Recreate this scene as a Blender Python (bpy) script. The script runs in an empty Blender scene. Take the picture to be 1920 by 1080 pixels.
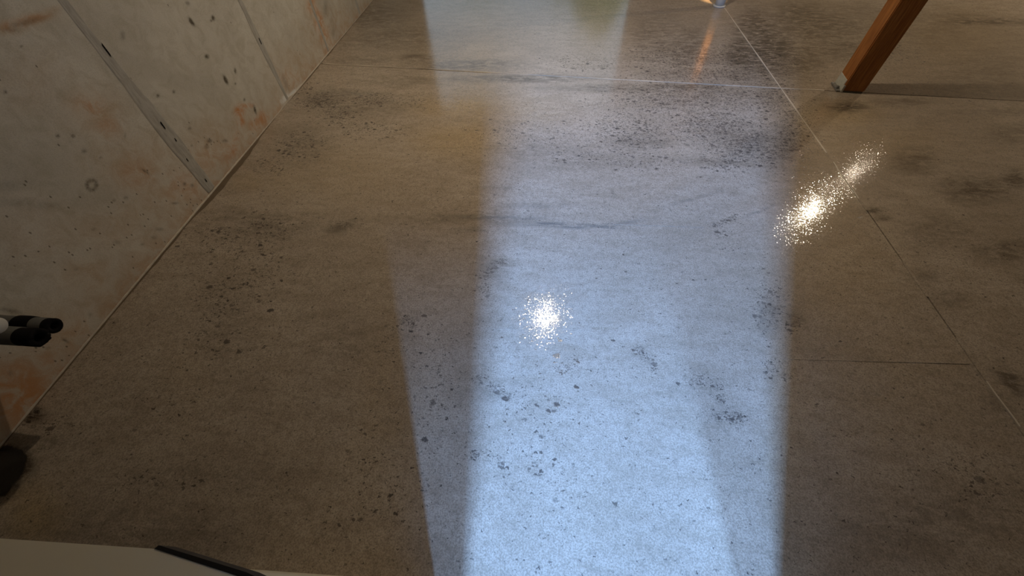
import bpy, math, random
import numpy as np
from mathutils import Matrix, Vector, noise as mnoise

C = bpy.context.scene
COL = C.collection
random.seed(4)
RNG = np.random.default_rng(7)

# ------------------------------------------------------------------ camera
H = 1.5
FPX = 725.0
def _ray(x, y): return np.array([x - 960.0, -(y - 540.0), -FPX])
_N = _ray(975, 1088); _N /= np.linalg.norm(_N)
_V = _ray(1051, -421); _V -= _V.dot(_N) * _N; _V /= np.linalg.norm(_V)
ROT = np.array([np.cross(_V, -_N), _V, -_N])          # rows: world axes seen from the camera
cam_data = bpy.data.cameras.new('camera')
cam_data.sensor_width = 36.0
cam_data.lens = FPX / 1920.0 * 36.0
cam_data.clip_start = 0.02
cam = bpy.data.objects.new('camera', cam_data)
COL.objects.link(cam)
m4 = Matrix([list(map(float, ROT[i])) + [0.0] for i in range(3)] + [[0, 0, 0, 1]])
m4.translation = Vector((0, 0, H))
cam.matrix_world = m4
C.camera = cam

C.view_settings.view_transform = 'Standard'
C.view_settings.look = 'None'
C.view_settings.gamma = 1.0
C.view_settings.use_curve_mapping = False
C.view_settings.exposure = 0.0
C.cycles.max_bounces = 8
C.cycles.diffuse_bounces = 4
C.cycles.sample_clamp_indirect = 6.0

# ------------------------------------------------------------------ world: bright hazy sky
world = bpy.data.worlds.new('world'); C.world = world
world.use_nodes = True
bgn = world.node_tree.nodes['Background']
bgn.inputs[0].default_value = (0.62, 0.80, 1.0, 1)
bgn.inputs[1].default_value = 1.0

# daylight through the two narrow windows behind the camera
def window_light(name, x, y, z, w, h, power, col):
    l = bpy.data.lights.new(name, 'AREA'); l.shape = 'RECTANGLE'
    l.size = w; l.size_y = h; l.energy = power; l.color = col
    o = bpy.data.objects.new(name, l); COL.objects.link(o)
    o.location = (x, y, z); o.rotation_euler = (math.radians(90), 0, 0)   # faces +Y, into the room
    o.rotation_euler = (math.radians(-90), 0, math.radians(180))
    return o
DAY = (0.23, 0.46, 0.98)
window_light('daylight_left_window', -0.07, -2.62, 3.03, 0.30, 0.75, 1300, DAY)
window_light('daylight_right_window', 0.70, -2.62, 3.10, 0.14, 0.14, 460, DAY)
LAMP = 1950.0
LAMP_COL = (1.0, 0.83, 0.62)

# ------------------------------------------------------------------ helpers
def fl(x, y, z=0.0):
    """floor point met by the photograph's pixel (measuring aid)"""
    d = ROT @ _ray(x, y); t = (z - H) / d[2]
    return np.array([d[0] * t, d[1] * t])
def onx(x, y, X):
    d = ROT @ _ray(x, y); t = X / d[0]
    return np.array([d[1] * t, d[2] * t + H])
XW = -1.996                                            # plane of the left wall

def link(name, me, mats=None, parent=None):
    o = bpy.data.objects.new(name, me); COL.objects.link(o)
    if mats is not None:
        for m in (mats if isinstance(mats, (list, tuple)) else [mats]): me.materials.append(m)
    if parent: o.parent = parent
    return o
def tag(o, label=None, cat=None, group=None, kind=None):
    if label: o['label'] = label
    if cat: o['category'] = cat
    if group: o['group'] = group
    if kind: o['kind'] = kind
    return o
def mesh(name, verts, faces, smooth=False):
    me = bpy.data.meshes.new(name)
    me.from_pydata([tuple(map(float, v)) for v in verts], [], faces); me.update()
    if smooth: me.polygons.foreach_set('use_smooth', [True] * len(me.polygons))
    return me
def grid(name, P, smooth=True, flip=False):
    """P: (n, m, 3) array of points"""
    n, m, _ = P.shape
    idx = np.arange(n * m).reshape(n, m)
    q = np.stack([idx[:-1, :-1], idx[1:, :-1], idx[1:, 1:], idx[:-1, 1:]], -1).reshape(-1, 4)
    if flip: q = q[:, ::-1]
    me = bpy.data.meshes.new(name)
    me.vertices.add(n * m); me.vertices.foreach_set('co', P.reshape(-1).astype(np.float32))
    me.loops.add(q.size); me.loops.foreach_set('vertex_index', q.reshape(-1).astype(np.int32))
    me.polygons.add(len(q)); me.polygons.foreach_set('loop_start', (np.arange(len(q)) * 4).astype(np.int32))
    me.polygons.foreach_set('loop_total', np.full(len(q), 4, np.int32))
    me.polygons.foreach_set('use_smooth', np.full(len(q), smooth))
    me.update(calc_edges=True); me.validate()
    return me
def attr(me, name, a):
    at = me.attributes.new(name, 'FLOAT', 'POINT'); at.data.foreach_set('value', a.reshape(-1).astype(np.float32))
def box(a, b, bev=0.0):
    (x0, y0, z0), (x1, y1, z1) = a, b
    if bev <= 0:
        v = [(x, y, z) for z in (z0, z1) for y in (y0, y1) for x in (x0, x1)]
        f = [(0, 2, 3, 1), (4, 5, 7, 6), (0, 1, 5, 4), (2, 6, 7, 3), (0, 4, 6, 2), (1, 3, 7, 5)]
        return v, f
    import bmesh
    bm = bmesh.new(); bmesh.ops.create_cube(bm, size=1)
    for v in bm.verts:
        v.co = ((v.co.x + .5) * (x1 - x0) + x0, (v.co.y + .5) * (y1 - y0) + y0, (v.co.z + .5) * (z1 - z0) + z0)
    bmesh.ops.bevel(bm, geom=bm.edges[:], offset=bev, segments=2, affect='EDGES')
    v = [tuple(q.co) for q in bm.verts]; bm.verts.index_update()
    f = [[q.index for q in p.verts] for p in bm.faces]; bm.free()
    return v, f
def boxes(name, lst, m, parent=None, bev=0.0):
    V, F = [], []
    for a, b in lst:
        v, f = box(a, b, bev); k = len(V); V += v; F += [tuple(i + k for i in q) for q in f]
    return link(name, mesh(name, V, F), m, parent)
def lathe(name, prof, m, parent=None, axis='Z', org=(0, 0, 0), seg=28, smooth=True):
    """prof: (r, t) along the axis"""
    V, F = [], []
    for r, t in prof:
        for k in range(seg):
            a = 2 * math.pi * k / seg; c, s = r * math.cos(a), r * math.sin(a)
            V.append((org[0] + c, org[1] + s, org[2] + t) if axis == 'Z' else (org[0] + t, org[1] + c, org[2] + s))
    for i in range(len(prof) - 1):
        for k in range(seg):
            k2 = (k + 1) % seg
            F.append((i * seg + k, i * seg + k2, (i + 1) * seg + k2, (i + 1) * seg + k))
    me = mesh(name, V, F, smooth)
    return link(name, me, m, parent)

# ------------------------------------------------------------------ material helpers
class NT:
    def __init__(s, name):
        s.m = bpy.data.materials.new(name); s.m.use_nodes = True; s.t = s.m.node_tree
        s.b = s.t.nodes['Principled BSDF']
    def n(s, typ, **kw):
        q = s.t.nodes.new(typ)
        for k, v in kw.items(): setattr(q, k, v)
        return q
    def l(s, a, b): s.t.links.new(a, b)
    def pos(s):
        if not hasattr(s, '_p'): s._p = s.n('ShaderNodeNewGeometry').outputs['Position']
        return s._p
    def map(s, sc=(1, 1, 1), off=(0, 0, 0)):
        q = s.n('ShaderNodeMapping'); s.l(s.pos(), q.inputs[0])
        q.inputs['Scale'].default_value = sc; q.inputs['Location'].default_value = off
        return q.outputs[0]
    def noise(s, scale, detail=4, rough=.55, vec=None, dist=0.0):
        q = s.n('ShaderNodeTexNoise'); s.l(vec if vec is not None else s.pos(), q.inputs['Vector'])
        q.inputs['Scale'].default_value = scale; q.inputs['Detail'].default_value = detail
        q.inputs['Roughness'].default_value = rough; q.inputs['Distortion'].default_value = dist
        return q.outputs['Fac']
    def vor(s, scale, vec=None, rand=1.0):
        q = s.n('ShaderNodeTexVoronoi'); q.voronoi_dimensions = '2D'; s.l(vec if vec is not None else s.pos(), q.inputs['Vector'])
        q.inputs['Scale'].default_value = scale; q.inputs['Randomness'].default_value = rand
        return q.outputs['Distance'], q.outputs['Color']
    def at(s, name):
        q = s.n('ShaderNodeAttribute'); q.attribute_name = name; return q.outputs['Fac']
    def math(s, op, a, b=0.0, c=0.0, clamp=False):
        q = s.n('ShaderNodeMath', operation=op); q.use_clamp = clamp
        for i, v in enumerate((a, b, c)):
            if isinstance(v, (int, float)): q.inputs[i].default_value = v
            else: s.l(v, q.inputs[i])
        return q.outputs[0]
    def rng(s, v, a, b, c=0.0, d=1.0, smooth=True):
        q = s.n('ShaderNodeMapRange'); q.interpolation_type = 'SMOOTHSTEP' if smooth else 'LINEAR'
        s.l(v, q.inputs[0])
        for i, k in enumerate((a, b, c, d)): q.inputs[i + 1].default_value = k
        return q.outputs[0]
    def mix(s, f, a, b, mode='MIX'):
        q = s.n('ShaderNodeMix', data_type='RGBA', blend_type=mode)
        for sock, v in ((q.inputs[0], f), (q.inputs[6], a), (q.inputs[7], b)):
            if isinstance(v, (int, float)): sock.default_value = v
            elif isinstance(v, tuple): sock.default_value = v if len(v) == 4 else v + (1,)
            else: s.l(v, sock)
        return q.outputs[2]
    def bump(s, h, strength, dist=0.01, prev=None):
        q = s.n('ShaderNodeBump'); q.inputs['Strength'].default_value = strength
        q.inputs['Distance'].default_value = dist; s.l(h, q.inputs['Height'])
        if prev is not None: s.l(prev, q.inputs['Normal'])
        return q.outputs[0]
    def fin(s, col=None, rough=None, nor=None, spec=None):
        if col is not None:
            if isinstance(col, tuple): s.b.inputs['Base Color'].default_value = col + (1,)
            else: s.l(col, s.b.inputs['Base Color'])
        if rough is not None:
            if isinstance(rough, (int, float)): s.b.inputs['Roughness'].default_value = rough
            else: s.l(rough, s.b.inputs['Roughness'])
        if nor is not None: s.l(nor, s.b.inputs['Normal'])
        if spec is not None: s.b.inputs['Specular IOR Level'].default_value = spec
        return s.m
def plain(name, col, rough=.6, var=.12, scale=30, spec=.5):
    t = NT(name); f = t.noise(scale, 4)
    c = t.mix(f, tuple(v * (1 - var) for v in col), tuple(min(1, v * (1 + var)) for v in col))
    return t.fin(c, rough, t.bump(f, .15, .004), spec)

# polished concrete floor: grain, pebbles showing through and stains follow the "agg / dark / tan / pale" masks
def concrete_floor():
    t = NT('polished_concrete')
    agg, dark, tan, pale, smear = (t.at(k) for k in ('agg', 'dark', 'tan', 'pale', 'smear'))
    str_x = t.map((1.0, 2.6, 1))                        # trowel strokes run across the room
    n1 = t.noise(1.1, 5, .6, dist=.4)
    n2 = t.noise(5.5, 6, .62, vec=str_x, dist=.6)
    n3 = t.noise(38, 5, .65)
    nf = t.noise(170, 3, .75)
    c = t.mix(t.rng(n1, .3, .7), (.350, .287, .218), (.430, .360, .282))
    c = t.mix(t.math('MULTIPLY', t.rng(n2, .38, .68), .55), c, (.27, .215, .155))
    c = t.mix(t.math('MULTIPLY', tan, .65, clamp=True), c, (.42, .29, .12))
    c = t.mix(t.math('MULTIPLY', pale, .6, clamp=True), c, (.56, .47, .36))
    c = t.mix(t.math('MULTIPLY', t.rng(n3, .42, .72), .42), c, (.17, .135, .10))
    # mottled dark cement paste, plus the painted-down reflection near the column
    dm = t.math('MULTIPLY', dark, t.rng(t.noise(9, 6, .7, vec=str_x, dist=1.0), .30, .62), clamp=True)
    c = t.mix(t.math('MULTIPLY', dm, 1.15, clamp=True), c, (.075, .058, .040))
    sm = t.math('MULTIPLY', smear, t.rng(t.noise(14, 5, .6, vec=t.map((.6, 3.5, 1))), .3, .6), clamp=True)
    c = t.mix(t.math('MULTIPLY', sm, .75, clamp=True), c, (.12, .115, .105))
    # exposed aggregate, three sizes
    warp = t.n('ShaderNodeVectorMath', operation='ADD')
    nz = t.n('ShaderNodeTexNoise'); t.l(t.pos(), nz.inputs['Vector']); nz.inputs['Scale'].default_value = 90; nz.inputs['Detail'].default_value = 3
    sc = t.n('ShaderNodeVectorMath', operation='SCALE'); t.l(nz.outputs['Color'], sc.inputs[0]); sc.inputs['Scale'].default_value = .022
    t.l(t.map((.72, 1, 1)), warp.inputs[0]); t.l(sc.outputs[0], warp.inputs[1])
    pits = None
    for scale, gain, base, r0, r1 in ((34, .42, .0, .20, .46), (60, .72, .0015, .20, .48), (105, .9, .010, .20, .50), (180, .95, .04, .2, .5)):
        d, col = t.vor(scale, warp.outputs[0])
        sx = t.n('ShaderNodeSeparateColor'); t.l(col, sx.inputs[0])
        dens = t.math('MULTIPLY_ADD', agg, gain, base)
        pick = t.math('LESS_THAN', sx.outputs[0], dens)
        size = t.math('MULTIPLY_ADD', sx.outputs[1], .35, .12)
        shp = t.math('SUBTRACT', 1.0, t.math('DIVIDE', d, t.math('ADD', size, .08)), clamp=True)
        shp = t.rng(shp, .0, .45)
        w = t.math('MULTIPLY', pick, shp)
        w = t.math('MULTIPLY', w, t.math('MULTIPLY_ADD', sx.outputs[2], .5, .45))
        pits = w if pits is None else t.math('MAXIMUM', pits, w)
    c = t.mix(t.math('MULTIPLY', pits, .95), c, (.036, .031, .028))
    # light sand grains
    d, col = t.vor(210)
    sx = t.n('ShaderNodeSeparateColor'); t.l(col, sx.inputs[0])
    g = t.math('MULTIPLY', t.math('GREATER_THAN', sx.outputs[0], .86), t.rng(d, .45, .2))
    c = t.mix(t.math('MULTIPLY', g, t.math('MULTIPLY_ADD', pale, .5, .22), clamp=True), c, (.55, .47, .36))
    c = t.mix(t.math('MULTIPLY', t.rng(nf, .38, .66), .5), c, (.10, .08, .06))
    c = t.mix(t.rng(t.math('ADD', t.at('black_patch'), t.math('MULTIPLY', t.math('SUBTRACT', n3, .5), .5)), .25, .55), c, (.016, .013, .010))
    rough = t.math('ADD', t.rng(n2, .3, .7, .05, .085), t.math('MULTIPLY', pits, .2))
    # fine sealed grain: every grain's facet leans a little its own way, so lamps glitter
    _, gc = t.vor(260)
    def vm(op, a, b=None, sc=None):
        q = t.n('ShaderNodeVectorMath', operation=op); t.l(a, q.inputs[0])
        if isinstance(b, tuple): q.inputs[1].default_value = b
        elif b is not None: t.l(b, q.inputs[1])
        if sc is not None: q.inputs['Scale'].default_value = sc
        return q.outputs[0]
    v = vm('SUBTRACT', gc, (.5, .5, .5)); v3 = vm('MULTIPLY', vm('MULTIPLY', v, v), v)
    tilt = vm('MULTIPLY', v3, (.36, .36, 0))
    geo = t.n('ShaderNodeNewGeometry')
    nn = vm('NORMALIZE', vm('ADD', geo.outputs['Normal'], tilt))
    b = t.bump(nf, .05, .0012, nn)
    b = t.bump(t.noise(95, 3, .6), .03, .002, b)
    b = t.bump(t.math('MULTIPLY', pits, -1.0), .25, .0015, b)
    return t.fin(c, rough, b, .40)
M_FLOOR = concrete_floor()

def concrete_wall():
    t = NT('poured_concrete_wall')
    rust, dark, ol, white, pock = (t.at(k) for k in ('rust', 'dark', 'tan', 'pale', 'agg'))
    n1 = t.noise(2.2, 6, .65, dist=.5); n2 = t.noise(13, 6, .65, dist=.8); n3 = t.noise(70, 4, .65)
    c = t.mix(t.rng(n1, .35, .65), (.49, .465, .405), (.59, .565, .50))
    c = t.mix(t.math('MULTIPLY', t.rng(n2, .40, .70), .45), c, (.37, .335, .255))
    c = t.mix(t.math('MULTIPLY', ol, t.math('MULTIPLY_ADD', t.rng(n2, .3, .7), .5, .25), clamp=True), c, (.46, .31, .18))
    c = t.mix(t.math('MULTIPLY', rust, t.math('MULTIPLY_ADD', t.rng(n2, .35, .6), .8, .2), clamp=True), c, (.50, .225, .080))
    c = t.mix(t.math('MULTIPLY', dark, t.math('MULTIPLY_ADD', t.rng(n3, .3, .7), .5, .5), clamp=True), c, (.10, .085, .06))
    c = t.mix(t.math('MULTIPLY', white, t.rng(n2, .2, .5), clamp=True), c, (.72, .72, .70))
    cb = t.n('ShaderNodeSeparateXYZ'); t.l(t.pos(), cb.inputs[0]); cc = t.n('ShaderNodeCombineXYZ'); t.l(cb.outputs[1], cc.inputs[0]); t.l(t.math('MULTIPLY', cb.outputs[2], .6), cc.inputs[1])
    d, col = t.vor(75, cc.outputs[0]); sx = t.n('ShaderNodeSeparateColor'); t.l(col, sx.inputs[0])
    pk = t.math('MULTIPLY', t.math('LESS_THAN', sx.outputs[0], t.math('MULTIPLY_ADD', pock, .22, .003)), t.rng(d, .34, .12))
    c = t.mix(t.math('MULTIPLY', pk, .75), c, (.07, .055, .035))
    c = t.mix(t.math('MULTIPLY', t.rng(t.noise(240, 2), .4, .7), .18), c, (.14, .12, .09))
    b = t.bump(n2, .22, .006); b = t.bump(n3, .22, .003, b)
    return t.fin(c, .72, b, .3)
M_WALL = concrete_wall()
def seam_mat():
    t = NT('wall_seam_cement'); n = t.noise(24, 5, .65, vec=t.map((1, 2, .5)), dist=.6)
    c = t.mix(t.rng(n, .35, .65), (.33, .315, .28), (.43, .41, .37))
    return t.fin(c, .75, t.bump(n, .3, .004), .3)
M_SEAM = seam_mat()
M_FILL = plain('joint_filler_pale', (.42, .36, .28), .5, .25, 40)
M_FILLD = plain('joint_filler_dark', (.10, .075, .05), .8, .4, 18)
M_BASE = plain('slab_edge_cement', (.115, .082, .048), .85, .35, 14)
M_MORTAR = plain('white_mortar_line', (.52, .46, .38), .8, .3, 30)
M_DRY = plain('painted_plaster', (.50, .45, .38), .8, .05, 6)
M_CEIL = plain('ceiling_board', (.62, .56, .48), .85, .08, 3)

# ------------------------------------------------------------------ mask painting in world units
def blobs(XY, lst, mapper):
    out = np.zeros(XY.shape[:-1])
    for b in lst:
        x, y, rx, ry = b[:4]; s = b[4] if len(b) > 4 else 1.0; ang = math.radians(b[5]) if len(b) > 5 else 0
        c = mapper(x, y)
        ca, sa = math.cos(ang), math.sin(ang)
        e = .3
        u = (mapper(x + rx * ca * e, y - rx * sa * e) - mapper(x - rx * ca * e, y + rx * sa * e)) / (2 * e)
        v = (mapper(x - ry * sa * e, y - ry * ca * e) - mapper(x + ry * sa * e, y + ry * ca * e)) / (2 * e)
        Mi = np.linalg.inv(np.array([u, v]).T)
        dd = XY - c
        p = dd[..., 0] * Mi[0, 0] + dd[..., 1] * Mi[0, 1]; q = dd[..., 0] * Mi[1, 0] + dd[..., 1] * Mi[1, 1]
        out = np.maximum(out, s * np.exp(-(p * p + q * q) ** 1.3 * .9)) if s > 0 else out
    return out
AGG = [(600,190,38,14,.95),(632,212,28,20,.7),(700,186,40,10,.6),(770,190,40,10,.25),(690,240,60,14,.3),(505,312,26,14,.4),(560,275,40,25,.3),
       (430,450,60,35,.28),(500,430,55,25,.33),(415,560,45,60,.25),(470,500,50,60,.2),(400,640,50,40,.14),(330,690,30,25,.12),(640,420,30,8,.15),
       (1290,185,130,34,.62),(1180,240,70,34,.5),(1340,235,80,28,.8),(1400,270,70,34,.78),(1450,180,40,40,.6),(1330,140,120,16,.7),(1100,120,60,14,.3),
       (1300,110,110,22,.6),(1420,120,60,40,.55),(1480,250,40,60,.5),(1370,300,50,16,.5),(1210,300,60,18,.28),(1100,290,70,20,.2),(1000,250,80,30,.15),
       (940,492,9,5,1),(922,500,12,7,.9,40),(912,516,8,7,1),(905,540,12,16,.4),(770,604,16,14,.45),(740,640,20,30,.2),
       (1200,658,12,6,1,-40),(1212,670,12,6,.95,-40),(1224,690,6,9,.85),(905,712,18,7,.8,-20),(930,728,22,9,.75,-25),(960,742,16,8,.6),(985,765,6,5,.8),(1065,690,26,14,.4),
       (1310,712,24,10,.7),(1345,725,20,8,.6),(1350,748,13,8,1,-20),(1380,785,16,8,1),(1350,782,30,9,.5),(1000,860,20,30,.25),(1005,880,8,12,.5),
       (890,852,9,8,1.1),(925,860,16,9,.7,-30),(938,872,12,6,.6,-35),(1365,412,17,5,1.1,25),(1345,420,14,4,.8,15),(1360,438,16,8,.35),(1368,466,12,6,.35),
       (1490,608,16,14,.5),(1440,575,26,44,.42),(1447,690,14,20,.45),(1474,708,8,6,.6),(1690,100,40,20,.2),
       (1850,925,36,18,.3),(1800,870,60,30,.15),(60,775,22,12,.7,30),(90,800,40,12,.3),(300,900,80,20,.12),(320,740,60,50,.07),
       (820,700,50,120,.10),(720,900,70,90,.10),(1020,800,60,120,.08),(560,160,30,12,.3)]
BLACK_PATCH = [(8,872,34,32,1.6,25),(26,858,22,16,1.2),(0,905,20,24,1.2),(68,772,9,7,.55),(52,790,8,5,.5),(58,782,12,4,.5)]  # near-black patches on the floor by the left wall
DARK = [(1700,40,160,50,.3),(1850,140,90,60,.3),(1500,110,50,40,.7),(1230,70,60,60,.5),(1290,90,50,50,.6),(1440,90,60,50,1.0),(1390,100,34,40,1.0),(1500,30,60,30,.8),(1420,55,50,45,.9),(1520,50,110,36,.75),(1570,90,110,22,.6),(1480,100,40,40,.6),(1400,120,60,40,.5),(1620,20,90,20,.4),(1330,170,120,26,.35),  # stains; blobs near the column also paint down a bright floor reflection
        (1470,280,40,50,.5),(1400,265,80,34,.4),(700,30,60,30,.6),(740,70,90,26,.45),(780,108,30,9,.7),(880,122,110,12,.6),(690,112,60,8,.4),(980,147,130,7,.8),(1150,165,140,7,.6),
        (1280,163,90,6,.8),(760,150,60,14,.35),(690,200,90,18,.4),(620,185,60,22,.45),(1830,355,70,26,.7),(1715,300,44,26,.6),(1905,335,30,18,.8),(1640,395,22,6,.8),(1655,408,20,6,.6),
        (1760,430,70,40,.35),(1880,470,60,20,.6),(1730,520,30,20,.4),(1780,560,40,16,.3),(1895,715,40,22,.8,-40),(1880,760,30,30,.4),(1800,960,130,60,.35),(1700,1000,160,60,.3),
        (1620,60,40,20,.4),(1850,40,100,8,.8),(1800,30,60,6,.5),(1590,200,40,10,.9),(1690,190,60,8,.5),(1900,250,60,20,.4),(1860,210,80,8,.4),
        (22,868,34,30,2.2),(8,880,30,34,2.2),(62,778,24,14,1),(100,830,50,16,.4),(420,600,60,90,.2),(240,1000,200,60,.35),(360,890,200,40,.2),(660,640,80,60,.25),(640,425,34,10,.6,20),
        (570,270,50,40,.35),(480,420,110,30,.35),(900,410,120,14,.35),(830,410,30,8,.4),(1100,300,150,20,.25),(1010,280,100,14,.3),(1200,268,60,16,.4),(1320,300,80,10,.4),(1490,600,20,20,.5),
        (1440,590,24,30,.35),(930,505,34,24,.35),(1310,720,60,30,.25),(1360,770,40,24,.3),(930,730,60,24,.25),(1205,665,24,16,.35),(450,290,16,50,.3,-40)]
TAN = [(860,262,90,34,.55),(830,200,60,20,.5),(540,340,50,34,.3),(620,300,60,30,.3),(1570,215,80,30,.7),(1640,270,120,40,.4),(1580,500,120,120,.3),(1480,750,40,200,.3),(1780,60,120,60,.35),
       (640,320,120,60,.3),(470,340,40,20,.3),(1560,400,60,80,.3),(720,760,60,160,.3),(60,960,60,60,.7),(1130,60,80,40,.25),(350,700,60,60,.15),(1650,700,160,120,.15),(980,210,100,30,.3)]
PALE = [(700,880,70,80,.35),(810,720,26,120,.4),(560,390,70,7,.5,3),(440,375,60,10,.3),(600,150,18,30,.5,-52),(1600,140,90,24,.2),(1780,390,60,10,.5,-35),(290,535,20,5,.7,40),(1730,370,40,16,.3,-35),
        (1475,440,60,60,.12),(1250,120,60,12,.4),(1310,125,70,5,.5),(1010,120,80,10,.15),(1560,250,40,60,.25,-50),(1300,285,140,14,.3),(1150,230,50,20,.3),(1350,960,60,90,.25),(1080,950,80,100,.2),(900,980,50,80,.2),
        (330,730,30,8,.2),(1130,185,50,10,.3),(790,820,30,120,.25)]
SMEAR = [(1090,424,80,5,1.2,-2),(1030,420,60,4,1.2),(1160,418,50,4,.8,6),(930,407,90,4,.7,-1),(880,430,30,6,.5),(1000,418,30,3,1.0),(1420,397,30,3,.8,22),(1300,372,60,3,.5,15),(1340,360,20,2,.5,15),
         (1010,385,60,6,.4),(930,350,60,5,.3),(660,175,60,6,.5)]

CX = lambda x: 3.350 - 0.0755 * x                      # crosswise saw cut
LX = 1.836                                             # lengthwise saw cut
def ydist(y0, y1):
    ys = [y0]
    while ys[-1] < y1:
        y = ys[-1]; ys.append(y + (.05 if y < -.3 else max(.009, .0036 * (y * y * .45 + 1.6))))
    ys[-1] = y1
    return np.array(ys)
def xdist(x0, x1):
    xs = [x0]
    while xs[-1] < x1:
        x = xs[-1]; xs.append(x + max(.011, min(.08, .004 * (x * x * .25 + 2))))
    xs[-1] = x1
    return np.array(xs)
def masks(me, XY):
    for nm, l in (('black_patch', BLACK_PATCH), ('agg', AGG), ('dark', DARK), ('tan', TAN), ('pale', PALE), ('smear', SMEAR)):
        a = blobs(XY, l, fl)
        if nm == 'pale':                               # cement haze rubbed along the lengthwise cut
            d = np.abs(XY[..., 0] - LX - .012 * np.sin(XY[..., 1] * 9))
            a = np.maximum(a, .42 * np.exp(-(d / .035) ** 2) * np.clip(XY[..., 1] - .9, 0, 1))
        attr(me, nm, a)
floor_root = bpy.data.objects.new('floor', None); COL.objects.link(floor_root)
tag(floor_root, kind='structure')
b0 = boxes('slab_bed', [((-2.05, -2.45, -.14), (8.2, 9.7, -.022))], M_BASE, floor_root)
def chip(y, seed):
    return np.array([mnoise.noise(Vector((v * 5.0, seed, 0))) + .5 * mnoise.noise(Vector((v * 17.0, seed, 3))) for v in y])
def slab(x0, x1, lo, hi, ys_n, left_gap=False):
    xs = xdist(x0, x1)
    ys = ydist(*ys_n)
    k = (ys - ys[0]) / (ys[-1] - ys[0])
    X = np.repeat(xs[None, :], len(ys), 0); Y = np.empty_like(X)
    for j, x in enumerate(xs):
        a, b = lo(x), hi(x); Y[:, j] = a + k * (b - a)
    if left_gap:                                       # ragged edge left by the wall form: a dark slot at the wall foot
        g = .014 + .010 * chip(Y[:, 0], 1.3)
        g += .036 * np.exp(-((Y[:, 0] - 1.95) / .36) ** 4) + .010 * np.exp(-((Y[:, 0] - 1.2) / .3) ** 2)
        g = np.clip(g, .003, .062)
        w = np.exp(-(X - x0) / .05); X = X + w * g[:, None]
    Z = np.zeros_like(X)
    Z += .0012 * np.sin(X * 1.7 + 1) * np.sin(Y * 2.1) - .0012
    P = np.stack([X, Y, Z], -1)
    # rounded-over rim that drops to the bed
    def rim(P, axis, sgn):
        e = P[:, :1].copy() if axis == 1 else P[:1].copy()
        return e
    top = P.copy()
    L_ = top[:, :1].copy(); L_[..., 2] = -.03; R_ = top[:, -1:].copy(); R_[..., 2] = -.03
    P = np.concatenate([L_, top, R_], 1)
    F_ = P[:1].copy(); F_[..., 2] = -.03; B_ = P[-1:].copy(); B_[..., 2] = -.03
    P = np.concatenate([F_, P, B_], 0)
    me = grid('slab', P, smooth=False, flip=True)
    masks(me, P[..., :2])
    return link('slab', me, M_FLOOR, floor_root)
G = .0035
slab(-1.996, LX - G, lambda x: -2.2, lambda x: CX(x) - G, (-2.2, 3.35), True)
slab(LX + G, 8.0, lambda x: -2.2, lambda x: CX(x) - G, (-2.2, 3.1))
slab(-1.996, LX - G, lambda x: CX(x) + G, lambda x: 6.62, (3.35, 6.62), True)
slab(LX + G, 8.0, lambda x: CX(x) + G, lambda x: 9.6, (3.1, 9.6))
def ribbon(name, pts, w, z, m, parent, thick=.006):
    """flat strip along pts (x, y), width w (number or function of index)"""
    V, F = [], []
    n = len(pts)
    for i, (x, y) in enumerate(pts):
        a = pts[max(0, i - 1)]; b = pts[min(n - 1, i + 1)]
        dx, dy = b[0] - a[0], b[1] - a[1]; L = math.hypot(dx, dy) or 1
        ww = (w(i) if callable(w) else w) / 2
        nx, ny = -dy / L * ww, dx / L * ww
        V += [(x + nx, y + ny, z), (x - nx, y - ny, z), (x - nx, y - ny, z - thick), (x + nx, y + ny, z - thick)]
    for i in range(n - 1):
        k = i * 4
        for a, b in ((0, 1), (1, 2), (2, 3), (3, 0)):
            F.append((k + a, k + b, k + 4 + b, k + 4 + a))
    F += [(3, 2, 1, 0), ((n - 1) * 4, (n - 1) * 4 + 1, (n - 1) * 4 + 2, (n - 1) * 4 + 3)]
    return link(name, mesh(name, V, F), m, parent)
xs = np.linspace(-1.96, 2.15, 60)
r = ribbon('joint_filler', [(x, CX(x)) for x in xs], lambda i: .006 + .003 * math.sin(i * 1.3) + .004 * math.sin(i * .37), .0008, M_FILL, floor_root, .02)
r['label'] = 'pale filler in the crosswise saw cut'
ribbon('joint_filler', [(x, CX(x)) for x in np.linspace(2.16, 7.9, 20)], .006, -.004, M_FILLD, floor_root, .016)
ys = np.linspace(2.35, 6.55, 60)
r = ribbon('joint_filler', [(LX, y) for y in ys], lambda i: .009 + .004 * math.sin(i * .9) * math.sin(i * .21), .0007, M_FILL, floor_root, .02)
r['label'] = 'pale filler in the lengthwise saw cut'
for a, b, d in ((1.42, 1.80, 0), (.98, 1.20, 0), (.60, .78, 1), (-2.1, .45, 0), (1.9, 2.25, 1)):
    ribbon('joint_filler', [(LX + .003 * math.sin(y * 23), y) for y in np.linspace(a, b, 14)], .007, .0006 if d else -.006, M_FILL if d else M_FILLD, floor_root, .01)
for a, b in ((1.20, 1.42), (.78, .98), (.45, .60), (1.80, 1.90), (2.25, 2.36)):   # stretches smeared shut with cement
    ribbon('joint_filler', [(LX, y) for y in np.linspace(a, b, 8)], .012, .0004, M_FLOOR, floor_root, .015)
o = ribbon('edge_gap', [(-1.965 - .0, y) for y in np.linspace(-.3, 6.6, 40)], .07, -.005, M_BASE, floor_root, .012)
o['label'] = 'dark recessed gap along the foot of the left wall'
# hairline raised lines on the slab
def ridge(p, q, w=.003):
    a, b = fl(*p), fl(*q)
    o = ribbon('hairline_ridge', [tuple(a + (b - a) * t) for t in np.linspace(0, 1, 12)], w, .0003, M_FLOOR, floor_root, .002)
    return o
ridge((879, 616), (1195, 618)); ridge((1467, 673), (1818, 682)); ridge((1143, 300), (1143, 438), .004); ridge((1150, 420), (1320, 426), .004)

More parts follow.
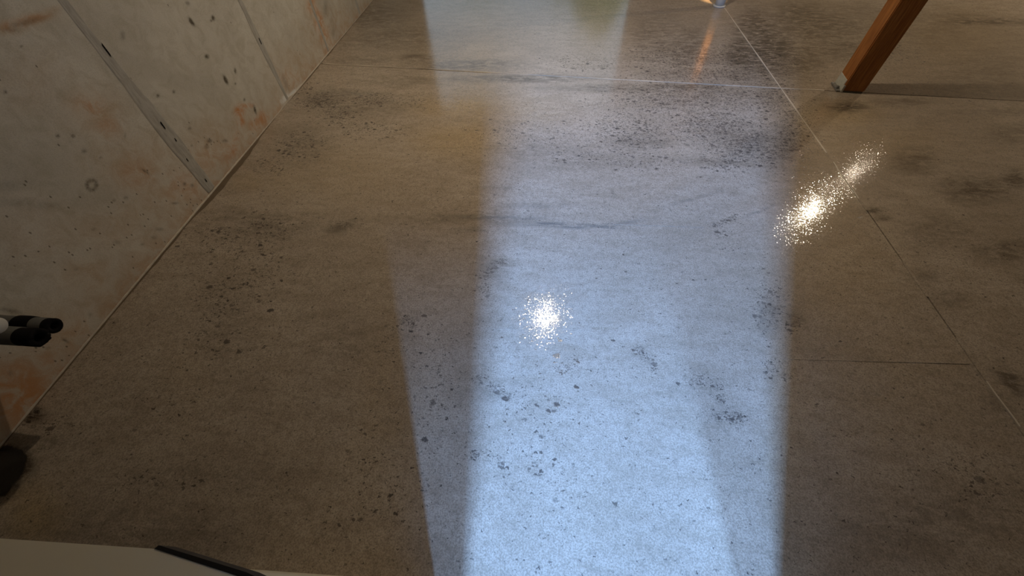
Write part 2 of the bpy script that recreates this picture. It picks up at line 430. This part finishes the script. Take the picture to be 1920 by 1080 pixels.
# ------------------------------------------------------------------ left wall: poured panels between form seams
wall_left = bpy.data.objects.new('wall_left', None); COL.objects.link(wall_left); tag(wall_left, kind='structure')
wm = lambda x, y: onx(x, y, XW)
W_RUST = [(449,210,9,13,1.1),(462,198,16,5,.8),(452,228,7,9,.9),(492,222,16,14,.75,35),(478,236,12,12,.6),(441,272,7,26,.75,-10),(585,10,9,14,.9),(598,40,8,24,.9,12),(608,66,8,18,.7),(545,150,22,22,.35,30),(430,290,16,22,.4),
          (400,300,40,30,.25),(40,740,60,60,.8),(90,690,60,30,.4),(170,200,24,18,.45),(205,240,24,20,.35),(55,38,40,9,.45,12),(28,48,26,10,.5,8),(260,330,40,30,.3),(350,350,40,30,.4),(620,90,14,20,.5)]
W_TAN = [(60,36,46,10,1,14),(20,52,30,12,.9),(100,18,30,6,.6,18),(180,205,60,40,.7),(60,150,70,60,.3),(260,300,80,50,.6),(400,270,50,50,.6),(470,240,60,40,.5),(560,120,50,40,.5),(600,60,40,60,.5),(640,40,30,40,.6),
         (80,440,90,60,.35),(200,430,90,40,.5),(280,400,70,30,.5),(170,520,60,40,.6),(120,640,90,50,.8),(40,730,80,60,1),(300,380,60,30,.6)]
W_DARK = [(50,42,36,6,.5,14),(25,55,20,6,.4),(230,67,5,8,.6),(388,106,4,4,1.4),(359,41,3,9,1.6,35),(400,34,3,5,1.4,20),(396,39,2,2,1.2),(423,150,3,9,1.6,25),(441,133,2,5,1.2,5),(478,206,2,8,1.4,15),(326,172,3,3,1.1),
          (296,180,3,3,1.2),(109,255,4,3,1.1),(138,255,4,3,1.1,-20),(159,283,5,4,.7),(11,173,3,3,1.2),(41,87,3,2,.8),(393,264,5,4,.9),(422,264,5,3,.8),(388,275,4,4,.6),(441,157,2,2,1),(458,187,2,3,.9),
          (352,6,5,3,.8,-40),(274,322,9,1.6,1.1,-35),(347,345,3,3,.9),(361,348,3,3,1),(329,381,7,2,.8),(237,371,4,3,.7),(215,376,3,2,.7),(190,295,3,2,.7),(235,254,2,4,.6),(356,241,3,3,.8),(360,273,2,2,.7),
          (123,638,7,1.8,1.3,-30),(90,652,6,2,.5),(170,590,4,3,.5),(20,583,22,4,.7,-12),(20,700,6,5,.4),(15,350,40,12,.25),(40,380,40,10,.3),(80,385,30,8,.3),(300,430,8,3,.5),(220,455,8,4,.4),(290,445,6,3,.5),
          (268,458,4,2,.6),(177,430,4,3,.6),(143,505,4,2,.5),(610,15,4,20,.35),(625,62,3,10,.3),(535,155,4,16,.4,20)]
ring = []
for k in range(10):
    a = 2 * math.pi * k / 10; ring.append((173 + 9 * math.cos(a), 347 + 9 * math.sin(a), 4, 4, .9))
W_DARK += ring
W_WHITE = [(537,184,8,7,1.4,40),(548,176,14,4,1.3,45),(530,190,5,5,1.0),(560,165,10,3,.8,45),(596,52,3,18,.35)]
W_POCK = [(393,265,26,14,.8),(430,262,20,12,.5),(300,350,60,30,.3),(330,385,50,20,.4),(260,400,60,30,.3),(90,400,100,50,.35),(240,440,70,30,.3),(120,460,100,50,.3),(470,260,30,30,.3),(100,640,90,40,.2)]
seams = [1.757, 2.852, 3.735, 4.65, 5.60]
edges = [-2.2] + seams + [6.62]
ZT = 3.55
def zlist():
    z = [-.03]
    while z[-1] < ZT: z.append(z[-1] + (.0055 if z[-1] < 1.12 else .08))
    z[-1] = ZT; return np.array(z)
Zs = zlist()
for i in range(len(edges) - 1):
    y0, y1 = edges[i] + .0008, edges[i + 1] - .0008
    yy = [y0]
    while yy[-1] < y1:
        v = yy[-1]; yy.append(v + (.05 if v < .25 or v > 4.3 else .007))
    yy[-1] = y1; yy = np.array(yy)
    Y, Z = np.meshgrid(yy, Zs, indexing='ij')
    YZ = np.stack([Y, Z], -1)
    dk = blobs(YZ, W_DARK, wm)
    X = np.full_like(Y, XW) - .004 * np.clip(dk - .8, 0, .6)
    X += .0015 * np.sin(Y * 3.1 + Z * 2) - .0015 + .0005 * i
    edge_in = np.minimum(Y - y0, y1 - Y); X -= .001 * np.exp(-(edge_in / .006) ** 2)
    P = np.stack([X, Y, Z], -1)
    # turn the outer ring back into the wall so each panel has its own edge
    a = P[:1].copy(); a[..., 0] -= .02; b = P[-1:].copy(); b[..., 0] -= .02
    P = np.concatenate([a, P, b], 0)
    me = grid('panel', P, smooth=False)
    YZ = P[..., 1:]
    foot = np.exp(-np.clip(YZ[..., 1], 0, 9) / .10)
    attr(me, 'dark', blobs(YZ, W_DARK, wm)); attr(me, 'rust', np.maximum(blobs(YZ, W_RUST, wm), .22 * foot)); attr(me, 'tan', np.maximum(blobs(YZ, W_TAN, wm), .75 * foot))
    attr(me, 'pale', blobs(YZ, W_WHITE, wm)); attr(me, 'agg', blobs(YZ, W_POCK, wm))
    link('panel', me, M_WALL, wall_left)
boxes('backing', [((-2.3, -2.25, -.1), (-2.008, 6.7, ZT))], M_SEAM, wall_left)
# cement seams squeezed out between the forms: broad low ridge with a thin fin
def seam(y, wmax, zs):
    n = 150; prof = []
    P = []
    for k in range(n):
        z = .01 + (ZT - .02) * (k / (n - 1)) ** 1.6
        w = wmax * (.55 + .5 * math.exp(-((z - .35) / .33) ** 2)) * (1 + .25 * mnoise.noise(Vector((z * 6, y * 3, 0))))
        f = .0030 * (1 + .6 * mnoise.noise(Vector((z * 14, y, 5))))
        row = []
        for s, hgt in ((-.62, -.0015), (-.5, .0004), (-.30, f * .15), (-.16, f * .5), (-.08, f * .1), (.2, .0010), (.5, .0006), (.62, -.0015)):
            row.append((XW + hgt + .001, y + s * w + .003 * mnoise.noise(Vector((z * 9, y, 8))), z))
        P.append(row)
    me = grid('seam', np.array(P), smooth=False, flip=True)
    return link('seam', me, M_SEAM, wall_left)
for y, w in zip(seams, (.066, .040, .030, .05, .05)): seam(y, w, Zs)
# small dark voids on the seams and a ragged whitish mortar line along the foot
def void(px, py, L, w):
    y, z = wm(px, py)
    V = [(XW + .0055, y - w, z - L), (XW + .0055, y + w * .6, z - L * .6), (XW + .0055, y + w, z + L), (XW + .0055, y - w * .5, z + L * .7),
         (XW - .004, y, z - L * .4), (XW - .004, y, z + L * .4)]
    F = [(0, 1, 4), (1, 2, 5, 4), (2, 3, 5), (3, 0, 4, 5)]
    return link('seam_void', mesh('seam_void', V, F), M_VOID, wall_left)
M_VOID = plain('dark_void', (.02, .017, .012), .9, .3, 60)
for a in ((198, 94, .030, .003), (304, 235, .022, .003), (487, 77, .022, .003), (385, 338, .012, .002), (350, 300, .010, .002), (328, 262, .010, .002)): void(*a)
n = 420; P = []
for k in range(n):
    y = -.2 + 6.8 * k / (n - 1)
    t = .5 + .9 * mnoise.noise(Vector((y * 11, 2, 0))) + .5 * mnoise.noise(Vector((y * 37, 4, 0)))
    h = max(.001, .004 * t + .018 * math.exp(-((y - wm(540, 184)[0]) / .07) ** 2)); g = .0015 + .0015 * max(0, t)
    P.append([(XW - .004, y, h), (XW + g * .6, y, h * .75), (XW + g, y, -.004), (XW + g * .8, y, -.014)])
link('mortar_line', grid('mortar_line', np.array(P), smooth=False, flip=True), M_MORTAR, wall_left)

# ------------------------------------------------------------------ rest of the room
def struct(name, lst, m): return tag(boxes(name, lst, m), kind='structure')
struct('ceiling', [((-2.3, -2.7, 3.55), (8.3, 9.9, 3.7))], M_CEIL)
struct('wall_right', [((8.0, -2.4, -.1), (8.2, 9.9, 3.55))], M_DRY)
struct('wall_far', [((-1.99, 6.62, -.1), (-1.90, 6.8, 3.55)), ((-1.90, 6.62, 2.15), (1.85, 6.8, 3.55)), ((1.18, 6.62, -.1), (1.30, 6.8, 2.15)), ((1.30, 6.62, -.1), (1.78, 6.8, 1.25)),
                    ((1.78, 6.62, -.1), (1.85, 6.8, 2.15)), ((1.85, 6.62, -.1), (2.0, 9.6, 3.55)), ((1.85, 9.6, -.1), (8.0, 9.8, 3.55))], M_DRY)
# doorway just behind the photographer, and the outer wall with two narrow windows
JX0, JX1 = -.155, .667
M_BACK = plain('dark_back_wall', (.15, .13, .11), .85, .05, 6)  # unseen wall given a dark colour so it bounces little light
struct('wall_back', [((-2.0, -.42, -.01), (JX0, -.30, 3.55)), ((JX1, -.42, -.01), (8.0, -.30, 3.55)), ((JX0, -.42, 2.03), (JX1, -.30, 3.55))], M_BACK)
def pierced(y0, y1, x0, x1, holes, zb, zt):
    """wall between x0 and x1 with openings (a, b, c, d)"""
    L = []; x = x0
    for a, b, c, d in holes:
        L += [((x, y0, -.1), (a, y1, 3.55)), ((a, y0, -.1), (b, y1, c)), ((a, y0, d), (b, y1, 3.55))]; x = b
    L.append(((x, y0, -.1), (x1, y1, 3.55)))
    return L
M_STORE = plain('storeroom_wall', (.16, .14, .12), .9, .05, 6)
struct('wall_storeroom_and_baffle', pierced(-2.6, -2.45, -2.0, 3.0, [(-.22, .08, 2.65, 3.41), (.63, .77, 2.78, 3.17)], 0, 0)
       + [((.42, -2.20, 2.73), (1.05, -2.18, 3.55)), ((-2.15, -2.6, -.1), (-2.0, -.3, 3.55)), ((2.9, -2.6, -.1), (3.0, -.42, 3.55))], M_STORE)  # first box: unseen board added to cut the right window's light short
# far windows
M_FRAME = plain('white_frame', (.7, .7, .68), .4, .03)
def pane_mat():
    t = NT('window_pane'); t.t.nodes.remove(t.b)
    out = [q for q in t.t.nodes if q.type == 'OUTPUT_MATERIAL'][0]
    a = t.n('ShaderNodeBsdfTransparent'); a.inputs[0].default_value = (.95, .97, .96, 1)
    g = t.n('ShaderNodeBsdfGlossy'); g.inputs['Roughness'].default_value = .02
    fr = t.n('ShaderNodeFresnel'); mx = t.n('ShaderNodeMixShader')
    t.l(fr.outputs[0], mx.inputs[0]); t.l(a.outputs[0], mx.inputs[1]); t.l(g.outputs[0], mx.inputs[2]); t.l(mx.outputs[0], out.inputs[0])
    return t.m
M_PANE = pane_mat()
def window(name, x0, x1, z0, z1, y, mull):
    root = bpy.data.objects.new(name, None); COL.objects.link(root); tag(root, kind='structure')
    f = .05
    L = [((x0, y, z0), (x0 + f, y + .06, z1)), ((x1 - f, y, z0), (x1, y + .06, z1)), ((x0 + f, y, z0), (x1 - f, y + .06, z0 + f)), ((x0 + f, y, z1 - f), (x1 - f, y + .06, z1))]
    for mx in mull: L.append(((mx - .035, y, z0 + f), (mx + .035, y + .06, z1 - f)))
    boxes('window_frame', L, M_FRAME, root)
    cuts = [x0 + f] + [c for mx in mull for c in (mx - .035, mx + .035)] + [x1 - f]
    for a, b in zip(cuts[::2], cuts[1::2]): boxes('pane', [((a, y + .026, z0 + f), (b, y + .032, z1 - f))], M_PANE, root)
window('window_1', -1.90, 1.18, 0.0, 2.15, 6.66, ())
window('window_2', 1.30, 1.78, 1.25, 2.15, 6.66, ())
# yard outside the far windows
def leaf_mat():
    t = NT('hedge_green'); n = t.noise(6, 6, .7)
    return t.fin(t.mix(t.rng(n, .35, .65), (.10, .17, .04), (.36, .50, .14)), .8, t.bump(n, .6, .05))
M_LEAF = leaf_mat()
M_LAWN = plain('lawn_green', (.30, .42, .14), .9, .3, 4)
tag(boxes('lawn', [((-12, 6.9, -.3), (1.8, 24, -.12))], M_LAWN), kind='structure')
gx = np.linspace(-10, 5, 180); gz = np.linspace(-.2, 1, 60)
P = np.zeros((len(gx), len(gz), 3))
for i, x in enumerate(gx):
    top = 2.7 + 1.6 * math.exp(-((x - 1.9) / .8) ** 2) + .7 * mnoise.noise(Vector((x * .6, 0, 0))) + .3 * mnoise.noise(Vector((x * 2.3, 1, 0)))
    for j, z in enumerate(gz):
        P[i, j] = (x, 14.5 + 1.2 * max(0, z) ** 2 + .35 * mnoise.noise(Vector((x * 2.5, z * 5, 2))), -.2 + (z + .2) / 1.2 * (top + .2))
tag(link('hedge', grid('hedge', P, flip=True), M_LEAF), 'leafy green hedge in the yard beyond the far windows', 'hedge', kind='stuff')

# ------------------------------------------------------------------ ceiling lights
def lamp_mat(power):
    t = NT('lamp_disc'); t.b.inputs['Emission Color'].default_value = LAMP_COL + (1,); t.b.inputs['Emission Strength'].default_value = power
    return t.fin((.8, .8, .8), .5)
def ceiling_light(x, y, label, r, power, rec):
    t = bpy.data.objects.new('ceiling_light', None); COL.objects.link(t); t.location = (x, y, 3.5)
    tag(t, label, 'lamp', 'round ceiling lights')
    lathe('trim_ring', [(r + .002, -.03), (r + .008, -.042), (r + .03, -.040), (r + .04, -.01), (r + .04, .049), (r + .002, .049), (r + .002, -.03)], M_FRAME, t)
    V = [(0, 0, -.028 + rec)] + [(r * math.cos(a), r * math.sin(a), -.028 + rec) for a in np.linspace(0, 2 * math.pi, 33)[:-1]]
    F = [(0, 1 + (k + 1) % 32, 1 + k) for k in range(32)]
    link('diffuser', mesh('diffuser', V, F), lamp_mat(power), t)
S = 3.47 + H
for (px, py), lab, r, pw, rec in (((1020, 592), 'round ceiling light over the middle of the floor, mirrored sharply beside the saw cut', .072, LAMP, .06),
                      ((1515, 398), 'round ceiling light beyond the wooden post, mirrored as a long glow', .072, LAMP * .68, 0),
                      ((1600, 325), 'farthest round ceiling light, mirrored as the fainter glow', .06, LAMP * .13, 0)):
    d = ROT @ _ray(px, py); d = d / -d[2] * S
    ceiling_light(d[0], d[1], lab, r, pw, rec)

# ------------------------------------------------------------------ wooden post
def wood():
    t = NT('rough_sawn_post')
    n = t.noise(9, 6, .6, vec=t.map((9, 9, .55)), dist=1.2); n2 = t.noise(60, 4, .6, vec=t.map((3, 3, .12)))
    c = t.mix(t.rng(n, .32, .68), (.26, .088, .016), (.44, .17, .038))
    c = t.mix(t.math('MULTIPLY', t.rng(n2, .45, .7), .55), c, (.09, .032, .008))
    return t.fin(c, .6, t.bump(n2, .35, .003), .35)
M_WOOD = wood()
M_PAPER = plain('whitish_wrap', (.46, .45, .38), .8, .25, 50)
M_METAL = plain('dull_metal', (.16, .15, .13), .45, .3, 40)
post = bpy.data.objects.new('wooden_post', None); COL.objects.link(post)
PB = fl(1576, 173); PB2 = fl(1618, 176)
pa = math.atan2(PB2[1] - PB[1], PB2[0] - PB[0])
post.location = (PB[0], PB[1], 0); post.rotation_euler = (0, 0, pa)
tag(post, 'square brown timber post standing on the concrete near the saw cut, top right', 'post')
PWx = float(np.hypot(*(PB2 - PB))); PD = .15
V, F = box((0, 0, .012), (PWx, PD, 3.54), .006)
link('timber', mesh('timber', V, F), M_WOOD, post)
boxes('torn_wrap', [((-.004, .012, .0), (.03, PD - .004, .085)), ((-.0035, .0, .0), (.012, .016, .05))], M_PAPER, post, .002)['label'] = 'pale torn wrap at the foot of the post'
boxes('base_plate', [((-.030, .004, .0), (PWx - .004, PD - .004, .010))], M_METAL, post, .002)
boxes('bolt_head', [((-.030, .028, .010), (-.012, .050, .030))], M_METAL, post, .003)

# ------------------------------------------------------------------ white column at the joint, top of frame
c0 = fl(1350, 14)
colm = bpy.data.objects.new('steel_column', None); COL.objects.link(colm); colm.location = (c0[0], c0[1] + .04, 0)
tag(colm, 'pale round column whose foot touches the top edge at the lengthwise saw cut', 'column')
M_COLM = plain('white_column_paint', (.55, .53, .47), .5, .05)
M_SHAFT = plain('warm_lit_shaft', (.93, .52, .20), .4, .05)  # orange base colour stands in for warm light on the pale column
lathe('shaft', [(.042, .10), (.042, 3.54)], M_SHAFT, colm)['label'] = 'column shaft with warm light put into its colour'
lathe('foot_sleeve', [(.042, 0.0), (.050, 0.0), (.050, .10), (.047, .105), (.042, .105)], M_COLM, colm, seg=32)
lathe('foot_plate', [(0, 0.0), (.062, 0), (.062, .010), (.05, .014), (.0, .014)], M_COLM, colm, seg=32)

sp = bpy.data.lights.new('added_column_spot', 'SPOT'); sp.energy = 1900; sp.color = (1.0, .62, .28); sp.spot_size = math.radians(4.6); sp.spot_blend = .6; sp.shadow_soft_size = .03  # added spot without a fixture, aimed to give the warm floor streak
spo = bpy.data.objects.new('added_column_spot', sp); COL.objects.link(spo)
src = Vector((c0[0] + .12, c0[1] - 1.5, 3.3)); spo.location = src
spo.rotation_euler = (Vector((c0[0], c0[1] + .04, .42)) - src).to_track_quat('-Z', 'Y').to_euler()

# ------------------------------------------------------------------ pipe stubs in the left wall
M_BLACK = plain('black_foam', (.006, .005, .005), .95, .3, 80, .1)
M_SLEEVE = plain('dark_grey_sleeve', (.085, .08, .068), .55, .25, 30)
M_PVC = plain('white_plastic', (.62, .60, .54), .5, .04)
def at_plane_x(px, py, X):
    y, z = onx(px, py, X); return y, z
def pipe(name, px, py, Xe, rad, label, mats, sleeve_to, rag):
    y, z = at_plane_x(px, py, Xe)
    t = bpy.data.objects.new(name, None); COL.objects.link(t); t.location = (XW, y, z)
    L = Xe - XW
    s = L * sleeve_to
    lathe('sleeve', [(rad * .55, .0), (rad, .0), (rad, s), (rad * .9, s + .002)], mats[0], t, axis='X')
    # inner foam core with a frayed end and a hollow bore
    seg = 36; V, F = [], []
    prof = [(rad * .96, s - .01), (rad * .99, s + (L - s) * .5), (rad, L - .004), (rad * .9, L), (rad * .5, L), (rad * .45, L - .05), (0.0005, L - .05)]
    for q, (rr, tt) in enumerate(prof):
        for k in range(seg):
            a = 2 * math.pi * k / seg
            j = rag * mnoise.noise(Vector((math.cos(a) * 3, math.sin(a) * 3, q + px)))
            V.append((tt + (j if 2 <= q <= 3 else 0), (rr + j * .25 * (q in (1, 2, 3))) * math.cos(a), (rr + j * .25 * (q in (1, 2, 3))) * math.sin(a)))
    for i in range(len(prof) - 1):
        for k in range(seg):
            k2 = (k + 1) % seg; F.append((i * seg + k, i * seg + k2, (i + 1) * seg + k2, (i + 1) * seg + k))
    link('foam_end', mesh('foam_end', V, F, True), mats[1], t)['label'] = 'black end'
    tag(t, label, 'pipe', 'pipe stubs through the left wall')
    return t
pa_ = pipe('pipe_stub', 103, 611, -1.66, .027, 'upper black pipe stub with an open round end, left wall', (M_SLEEVE, M_BLACK), .93, .002)
lathe('torn_tape', [(.0275, .20), (.030, .205), (.0305, .235), (.029, .262), (.0275, .268)], M_BLACK, pa_, axis='X')
pipe('pipe_stub', 75, 633, -1.56, .030, 'lower dark pipe stub with a frayed black end, left wall', (M_SLEEVE, M_BLACK), .86, .008)
# white pipe between them, cut by the left edge
y, z = at_plane_x(-4, 611, -1.58)
t = bpy.data.objects.new('pipe_stub', None); COL.objects.link(t); t.location = (XW, y, z)
lathe('tube', [(.023, 0), (.023, .412), (.021, .414)], M_PVC, t, axis='X')
lathe('end_cap', [(.0235, .38), (.0245, .384), (.0245, .414), (.022, .4165), (0.0005, .4165)], M_PVC, t, axis='X')
tag(t, 'white plastic pipe stub at the left edge beside the black ones', 'pipe', 'pipe stubs through the left wall')

# ------------------------------------------------------------------ cream cabinet corner at bottom left
M_CREAM = plain('cream_laminate', (.80, .72, .54), .45, .06, 5)
M_EDGE = plain('black_edge_rubber', (.008, .007, .006), .5, .2, 60)
ZC = .90
cab = bpy.data.objects.new('utility_cabinet', None); COL.objects.link(cab)
tag(cab, 'cream topped cabinet with a black edge strip in the bottom left corner', 'cabinet')
A = fl(-260, 992, ZC); B = fl(290, 1029, ZC); D = fl(452, 1082, ZC); E_ = fl(560, 1135, ZC)
yb = -.29
poly = [tuple(A), tuple(B), tuple(D), tuple(E_), (E_[0], yb), (A[0], yb)]
def prism(name, poly, z0, z1, m, parent):
    n = len(poly); V = [(x, y, z0) for x, y in poly] + [(x, y, z1) for x, y in poly]
    F = [tuple(range(n, 2 * n)), tuple(range(n))[::-1]] + [(i, (i + 1) % n, n + (i + 1) % n, n + i) for i in range(n)]
    me = mesh(name, V, F)
    me.update()
    o = link(name, me, m, parent); return o
prism('worktop', poly[::-1], ZC - .03, ZC, M_CREAM, cab)
cx = sum(p[0] for p in poly) / 6; cy = sum(p[1] for p in poly) / 6
prism('body', [((x - cx) * .93 + cx, (y - cy) * .8 + cy - .005) for x, y in poly][::-1], 0.0, ZC - .03, M_CREAM, cab)
bb = fl(288, 1027, ZC)
off = np.array([.005, .006])
strip = [tuple(B), tuple(D), tuple(E_), tuple(E_ + off), tuple(D + off * .9), tuple(B + off * .7)]
prism('edge_strip', strip, ZC - .03, ZC + .001, M_EDGE, cab)['label'] = 'black edge strip'
